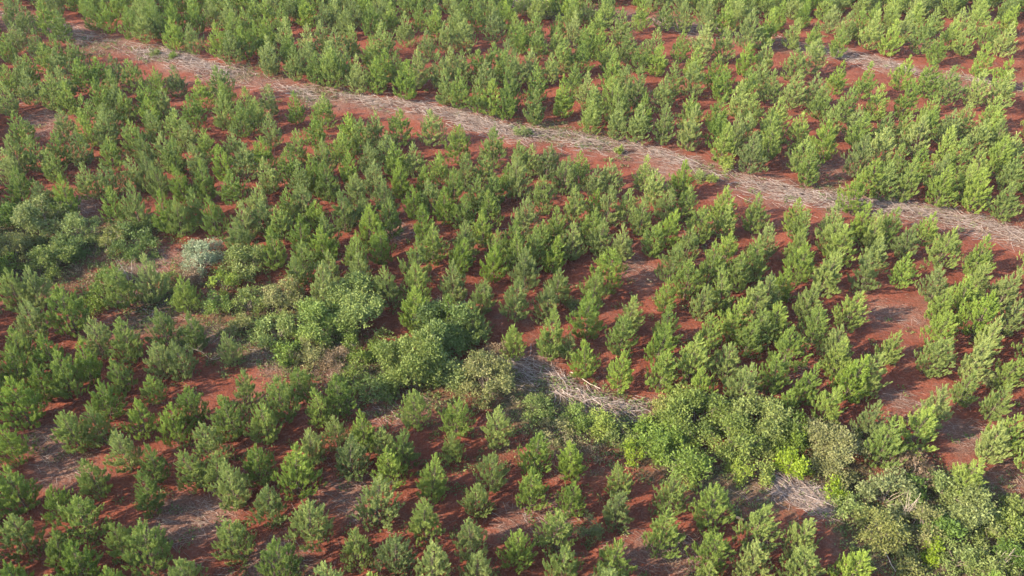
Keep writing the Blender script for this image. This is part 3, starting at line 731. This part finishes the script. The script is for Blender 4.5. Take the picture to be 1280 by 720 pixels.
SH = [(50, 266, 'pale grey-green tree'), (250, 316, 'silvery whitish shrub'), (307, 324, 'olive-green tree'), (348, 372, 'khaki vine-covered shrub'),
      (400, 398, 'wide fresh-green tree'), (512, 440, 'large yellow-green tree'), (608, 466, 'khaki vine-hung shrub'), (755, 527, 'rounded light-green shrub'),
      (872, 512, 'yellow-olive shrub of the thicket'), (1046, 556, 'khaki-olive shrub of the thicket'), (1113, 612, 'feathery grey-green tree'),
      (737, 660, 'small bluish-green shrub, lower centre')]
for lu, lv, txt in NAMED + SH:
    best = {}
    for k, (root, u, v, sc) in enumerate(placed):
        dx_, dy_ = u - lu, v - lv
        d_ = math.hypot(dx_, dy_)
        if d_ > 115: continue
        if abs(dx_) > 1.6 * abs(dy_): dr = 'to the left of' if dx_ < 0 else 'to the right of'
        elif abs(dy_) > 1.6 * abs(dx_): dr = 'directly above' if dy_ < 0 else 'directly below'
        else: continue
        if dr not in best or d_ < best[dr][0]: best[dr] = (d_, k)
    for dr, (d_, k) in best.items():
        if k in used: continue
        used.add(k)
        placed[k][0]['label'] = "young pine nearest %s the %s" % (dr, txt)
for k, (root, u, v, sc) in enumerate(placed):
    if k in used: continue
    size = 'tall' if sc > 1.12 else ('small' if sc < 0.88 else 'young')
    pu, pv = min(max(u / 12.8, 0), 100), min(max(v / 7.2, 0), 100)
    if v > 700: root['label'] = "%s pine cut by the bottom edge, %d%% of the way across the photo" % (size, round(pu))
    elif u < 12: root['label'] = "%s pine at the left edge, %d%% of the way down the photo" % (size, round(pv))
    elif u > 1268: root['label'] = "%s pine at the right edge, %d%% of the way down the photo" % (size, round(pv))
    else: root['label'] = "%s green pine centred %d%% across and %d%% down the photo" % (size, round(pu), round(pv))
seen = {}
for root, u, v, sc in placed:      # no two labels alike
    l0 = root['label']
    if l0 in seen: root['label'] = "%s pine at %.1f%% across and %.1f%% down the photo" % ('young', u / 12.8, v / 7.2)
    seen[root['label']] = 1

# the rest of the plantation: one object
far_all = list(far_p)
# rows go on outside the frame
ex = np.array([[p_[0], p_[1]] for p_ in pines])
h_ = R(52)
e1 = np.array([math.cos(h_), math.sin(h_)]) * 2.3
e2 = np.array([-math.sin(h_), math.cos(h_)]) * 3.0
for i in range(-90, 90):
    for j in range(-90, 90):
        q = np.array([0, 75.0]) + e1 * i + e2 * j + RNG.normal(0, .22, 2)
        if q[1] < 2 or q[1] > 165 or abs(q[0]) > 115: continue
        d3 = ROTI @ np.array([q[0], q[1], 1.5 - CAM_H])
        if d3[2] > -5: continue
        u, v = project(q[0], q[1], 1.5)
        ut, vt = project(q[0], q[1], PH)
        if -12 < u < 1292 and v < 745 and vt > -7: continue
        if min(np.hypot(ex[:, 0] - q[0], ex[:, 1] - q[1])) < 1.7: continue
        if min(np.hypot(WP['W1'][:, 0] - q[0], WP['W1'][:, 1] - q[1])) < 2.2: continue
        if min(np.hypot(WP['W2'][:, 0] - q[0], WP['W2'][:, 1] - q[1])) < 2.0: continue
        if u < -220 or u > 1500 or v > 1000 : continue
        far_all.append([q[0], q[1], random.uniform(.9, 1.15), False])
print("FAR", len(far_all))
lod = [make_pine(500 + i, 0.85, 20, 0.060)[:3] for i in range(10)]
Vs, Fs, Ts, Tr = [], [], [], []
nv = 0
for x, y, sc, _u in far_all:
    far_w = 1.08
    V, F, T = lod[random.randrange(10)]
    a = random.uniform(0, 6.283); ca, sa = math.cos(a), math.sin(a)
    wsc = sc * random.uniform(.94, 1.12) * far_w
    M = np.array([[ca * wsc, -sa * wsc, 0], [sa * wsc, ca * wsc, 0], [0, 0, sc]])
    q = V @ M.T + np.array([x, y, gz(x, y) - .02])
    Vs.append(q); Fs.append(F + nv); nv += len(q); Ts.append(T); Tr.append(np.full(len(q), random.random()))
me = mesh_from("distant_pines", np.concatenate(Vs), np.concatenate(Fs), {"tint": np.concatenate(Ts), "tree": np.concatenate(Tr)})
obj("distant_pines", me, M_PINE_FAR, kind="stuff", label="distant rows of young pines filling the upper part of the plantation", category="pine trees")

# ------------------------------------------------------------------ brush windrows and litter twigs
def sticks(P, n, width, hmax, lmin, lmax, r, seed, ang_sd=0.6, dens=None):
    g = np.random.default_rng(seed)
    tb = Tubes()
    for i in range(n):
        k = int(g.integers(0, len(P) - 1))
        if dens is not None and g.uniform() > dens(P[k]): continue
        tdir = unit(P[min(k + 3, len(P) - 1)] - P[max(k - 3, 0)])
        nrm = np.array([-tdir[1], tdir[0]])
        off = g.normal(0, .55) + .35 * math.sin(k * .13 + seed)
        if math.sin(k * .31 + off * 2.3 + seed) + math.sin(k * .083) < g.uniform(-2.1, .8): continue
        c = P[k] + nrm * off * width + tdir * g.uniform(-.4, .4)
        a = math.atan2(tdir[1], tdir[0]) + g.normal(0, ang_sd)
        L = g.uniform(lmin, lmax) * g.uniform(.5, 1)
        z = 0.03 + g.uniform(0, 1) * hmax * math.exp(-off * off * 1.6)
        d = np.array([math.cos(a), math.sin(a), g.normal(0, .13)])
        bend = g.normal(0, .07) * L
        perp = np.array([-d[1], d[0], 0])
        c3 = np.array([c[0], c[1], z + gz(c[0], c[1])])
        pts = [c3 - d * L / 2, c3 - d * L * .17 + perp * bend, c3 + d * L * .17 + perp * bend * 1.1, c3 + d * L / 2]
        for q in pts: q[2] = max(q[2], gz(q[0], q[1]) + .015)
        rr = r * g.uniform(.5, 1.4)
        tb.add(pts, rr, rr * .5, 3, g.uniform(0, 1))
    return tb


hot = [(*ground(u, v), r_) for u, v, r_ in [(215, 78, 6), (255, 92, 6), (400, 125, 6), (470, 132, 6), (510, 138, 5), (590, 152, 6), (640, 165, 5), (750, 185, 5), (790, 192, 7), (850, 200, 5),
       (950, 236, 6), (985, 242, 6), (1020, 250, 5), (1120, 268, 5), (1200, 276, 6), (1240, 288, 6), (1275, 298, 5), (80, 42, 5), (1090, 78, 8), (1200, 98, 5), (660, 5, 6), (860, 32, 4)]]


def dens1(p_):
    m_ = max(math.exp(-((p_[0] - a) ** 2 + (p_[1] - b_) ** 2) / (r_ * r_)) for a, b_, r_ in hot)
    return 0.05 + 0.95 * m_ ** 1.5


obj("brush_windrow", sticks(WP['W1'], 14000, 1.7, .40, .5, 2.4, .022, 1, .62, dens1).mesh("brush_windrow"), M_SLASH, kind="stuff",
    label="long windrow of pale dead branches crossing the plantation diagonally", category="branches")
obj("brush_windrow", sticks(WP['W2'], 7500, 1.9, .35, .5, 2.2, .022, 2, .65, dens1).mesh("brush_windrow"), M_SLASH, kind="stuff",
    label="fainter windrow of pale dead branches near the top edge", category="branches")
obj("branch_pile", sticks(WP['W3'], 600, .9, .3, .6, 2.2, .022, 3, .6).mesh("branch_pile"), M_SLASH, kind="stuff",
    label="curved pile of grey branches on red soil right of the vine-hung shrub", category="branches")
obj("branch_pile", sticks(WP['W4'], 950, .9, .35, .6, 2.0, .02, 4, .7).mesh("branch_pile"), M_SLASH, kind="stuff",
    label="pile of grey branches below the bright yellow-green shrubs", category="branches")
# scattered twigs on the bare ground
g = np.random.default_rng(5)
tb = Tubes()
for bx, by, r_, s_ in LW:
    for i in range(int(42 * s_ * r_)):
        a, rr = g.uniform(0, 6.283), r_ * math.sqrt(g.uniform()) * .9
        x, y = bx + rr * math.cos(a), by + rr * math.sin(a) * .8
        h = g.normal(-.35, .7); L = g.uniform(.2, 1.0)
        z = gz(x, y) + .03
        d = np.array([math.cos(h), math.sin(h), 0])
        c = np.array([x, y, z])
        tb.add([c - d * L / 2, c + np.array([0, 0, .03 + g.uniform(0, .05)]), c + d * L / 2], g.uniform(.006, .014), .005, 3, g.uniform(.2, 1))
for i in range(5200):
    u, v = g.uniform(-20, 1300), g.uniform(-10, 740)
    x, y = ground(u, v)
    h = g.uniform(0, 6.28); L = g.uniform(.15, .8)
    c = np.array([x, y, gz(x, y) + .03]); d = np.array([math.cos(h), math.sin(h), 0])
    tb.add([c - d * L / 2, c + np.array([0, 0, .04]), c + d * L / 2], g.uniform(.005, .012), .004, 3, g.uniform(0, .8))
obj("fallen_twigs", tb.mesh("fallen_twigs"), M_SLASH, kind="stuff", label="thin dead twigs scattered over the red soil between pines", category="twigs")


# ------------------------------------------------------------------ weeds and dry grass
def tufts(spots, n_per, hgt, leaf, seed, wid):
    g = np.random.default_rng(seed)
    B, D, T = [], [], []
    for bx, by, r_, s_ in spots:
        n = int(n_per * s_ * r_ * r_)
        for i in range(n):
            a, rr = g.uniform(0, 6.283), r_ * math.sqrt(g.uniform()) * 1.05
            x, y = bx + rr * math.cos(a), by + rr * math.sin(a)
            k = int(g.integers(8, 16)); tt = g.uniform(0, 1); hh = hgt * g.uniform(.4, 1.2)
            z0 = gz(x, y)
            for q in range(k):
                B.append((x + g.normal(0, .13), y + g.normal(0, .13), z0 + g.uniform(0, .6) * hh)); T.append(.6 * tt + g.uniform(0, .4))
                D.append((g.normal(0, .6), g.normal(0, .6), g.uniform(.2, 1.1)))
    B, D = np.array(B), unit(np.array(D))
    W = unit(np.cross(D, unit(g.normal(size=D.shape))))
    L = g.uniform(.6, 1.2, len(B)) * leaf
    V, F = leaf_quads(B, D, W, L, L * wid)
    return mesh_from("tufts", V, F, {"tint": np.repeat(np.array(T), 4)})


def weed_mat(name, stops):
    return foliage_mat(name, stops, True, trans=.3, wtree=.02)


_g = np.random.default_rng(77)
WG, WD = [], []
for key, cnt in (('W1', 70), ('W2', 40)):
    P = WP[key]
    for i in range(cnt):
        k_ = int(_g.integers(0, len(P))); o_ = _g.normal(0, 1.3, 2)
        (WG if i % 3 == 0 else WD).append((P[k_][0] + o_[0], P[k_][1] + o_[1], _g.uniform(.5, 1.3), _g.uniform(.4, 1.0)))
SC = []
for i in range(900):
    uu, vv = _g.uniform(-20, 1300), _g.uniform(-10, 740)
    SC.append((*ground(uu, vv), .35, 3.0))
obj("weeds", tufts(GW + WG + SC, 9, .45, .17, 11, .5), weed_mat("weed_leaves", [(0, (.06, .085, .028)), (.5, (.10, .14, .040)), (.8, (.14, .175, .05)), (1, (.20, .185, .085))]), kind="stuff",
    label="low green weeds growing along the scrub strip and windrows", category="weeds")
dry = [(*ground(u, v), r_, s_) for u, v, r_, s_ in [(690, 12, 3.2, 1), (712, 22, 2.4, .7), (620, 2, 2, .4), (720, 168, 2.2, .9), (755, 175, 2.2, .7), (690, 175, 2.0, .7), (420, 118, 2.4, .8), (445, 102, 1.8, .6), (295, 90, 2.0, .9),
       (280, 86, 1.6, .7), (100, 62, 2.4, .6), (130, 60, 2.4, .6), (700, 560, 2.6, .8), (740, 555, 2.4, .8), (660, 520, 2.2, .6), (725, 575, 1.6, .5), (860, 700, 2.2, .9), (85, 562, 1.6, .8), (97, 560, 1.2, .8),
       (208, 656, 1.8, .8), (380, 115, 2, .6), (130, 330, 2.4, .8), (120, 345, 2, .6), (410, 465, 2.4, .8), (350, 450, 1.8, .6), (1040, 232, 2.0, .7), (1275, 270, 2.2, .8), (870, 205, 1.6, .4), (1150, 268, 1.8, .4),
       (490, 505, 1.6, .5), (860, 30, 1.6, .5), (1130, 590, 2, .5), (300, 440, 1.6, .4), (1260, 625, 1.8, .6), (1240, 612, 1.2, .5), (350, 92, 1.6, .5)]]
obj("dry_grass", tufts(dry + WD, 8, .4, .32, 12, .10), weed_mat("straw", [(0, (.11, .08, .04)), (.5, (.21, .165, .085)), (1, (.33, .27, .155))]), kind="stuff",
    label="tan dry grass tufts beside the windrows and scrub", category="grass")

# ------------------------------------------------------------------ bare and fallen wood
def bare_branches(u, v, name, label, n, h, spread, seed, lie=0.5):
    x, y = ground(u, v)
    g = np.random.default_rng(seed)
    root = empty(name, (x, y, gz(x, y)), label=label, category='dead branches')
    for i in range(n):
        tb = Tubes()
        a = g.uniform(0, 6.283); L = h * g.uniform(.6, 1.1)
        e = np.array([math.cos(a) * spread * g.uniform(.4, 1), math.sin(a) * spread * g.uniform(.4, 1), L * (1 - lie * g.uniform(0, 1))])
        p1 = e * .35 + g.normal(0, .1, 3); p2 = e * .7 + g.normal(0, .12, 3)
        p1[2] = max(p1[2], .1); p2[2] = max(p2[2], .1)
        tb.add([(0, 0, -.05), p1, p2, e], .020, .008, 5, g.uniform(.0, .6))
        for k in range(4):
            s0 = p1 + (p2 - p1) * g.uniform(0, 1)
            e2_ = s0 + unit(g.normal(size=3) + np.array([0, 0, .5])) * g.uniform(.3, .8); e2_[2] = max(e2_[2], .05)
            tb.add([s0, (s0 + e2_) / 2 + g.normal(0, .04, 3), e2_], .009, .004, 4, g.uniform(.0, .6))
        obj("branch", tb.mesh("branch"), M_DEAD, root)


bare_branches(163, 352, "dead_branches", "bleached bare branches standing up in the left scrub", 6, 2.2, 1.0, 1, .2)
bare_branches(165, 372, "dead_branches", "bleached forked branch lying just below the standing bare branches", 4, .9, 1.4, 2, .8)
bare_branches(250, 385, "dead_branches", "thin pale branches lying right of the left scrub, below the silvery shrub", 5, .9, 1.8, 3, .8)
bare_branches(262, 448, "dead_branches", "pale curved sticks leaning at a pine below the left scrub", 3, 1.4, 1.4, 4, .6)
bare_branches(1128, 648, "dead_branches", "pale upright stems inside the lower right scrub", 5, 2.4, .6, 5, .1)
bare_branches(1245, 712, "dead_sapling", "thin pale leafless sapling in the bottom right corner", 3, 2.2, .4, 6, .1)
bare_branches(845, 577, "dead_branches", "grey bare branches poking from the thicket's lower side", 5, 1.2, 1.8, 7, .5)


def log(name, label, p0, p1, r, mat):
    (x0, y0), (x1, y1) = ground(*p0), ground(*p1)
    n = 6
    pts = [np.array([x0 + (x1 - x0) * i / n, y0 + (y1 - y0) * i / n, r + .10 + .02 * (i % 2) + .04 * math.sin(i * 1.3)]) for i in range(n + 1)]
    for q in pts: q[2] += gz(q[0], q[1])
    tb = Tubes(); tb.add(pts, r, r * .7, 8)
    V = tb.n
    me = tb.mesh(name)
    o = obj(name, me, mat, None, label=label, category='log')
    return o


log("fallen_stick", "long curved pale stick lying below a pine at the branch pile", (713, 468), (750, 488), .03, M_DEAD)
log("fallen_stick", "short pale stick, upper of the two parallel sticks in the branch pile", (745, 499), (762, 509), .035, M_DEAD)
log("fallen_stick", "short pale stick, lower of the two parallel sticks in the branch pile", (739, 501), (755, 511), .035, M_DEAD)
log("fallen_stick", "thin bent pale stick near the bottom edge, lower right", (1103, 690), (1118, 718), .035, M_DEAD)
log("wood_piece", "short orange piece of cut wood below the bright shrubs", (920, 650), (929, 653), .09, M_ORANGEWOOD)
log("fallen_log", "short dark log on the bare red patch at centre right", (808, 351), (815, 356), .08, M_BARK)

hz = [(-3200, -3200, -1.5), (3200, 3200, 45.0)]
(xa, ya, za), (xb, yb, zb) = hz
hv = [(x, y, z) for z in (za, zb) for y in (ya, yb) for x in (xa, xb)]
hm = mesh_from("haze", hv, [(0, 2, 3, 1), (4, 5, 7, 6), (0, 1, 5, 4), (1, 3, 7, 5), (3, 2, 6, 7), (2, 0, 4, 6)])
m, t, out = new_mat("thin_haze")
pv = t.nodes.new("ShaderNodeVolumePrincipled")
pv.inputs["Color"].default_value = (0.9, 0.95, 1.0, 1)
pv.inputs["Density"].default_value = HAZE
t.links.new(pv.outputs[0], out.inputs["Volume"])
obj("haze", hm, m, kind="stuff", label="thin pale haze in the air over the plantation", category="haze")
scene.cycles.max_bounces = 6
scene.cycles.transparent_max_bounces = 4
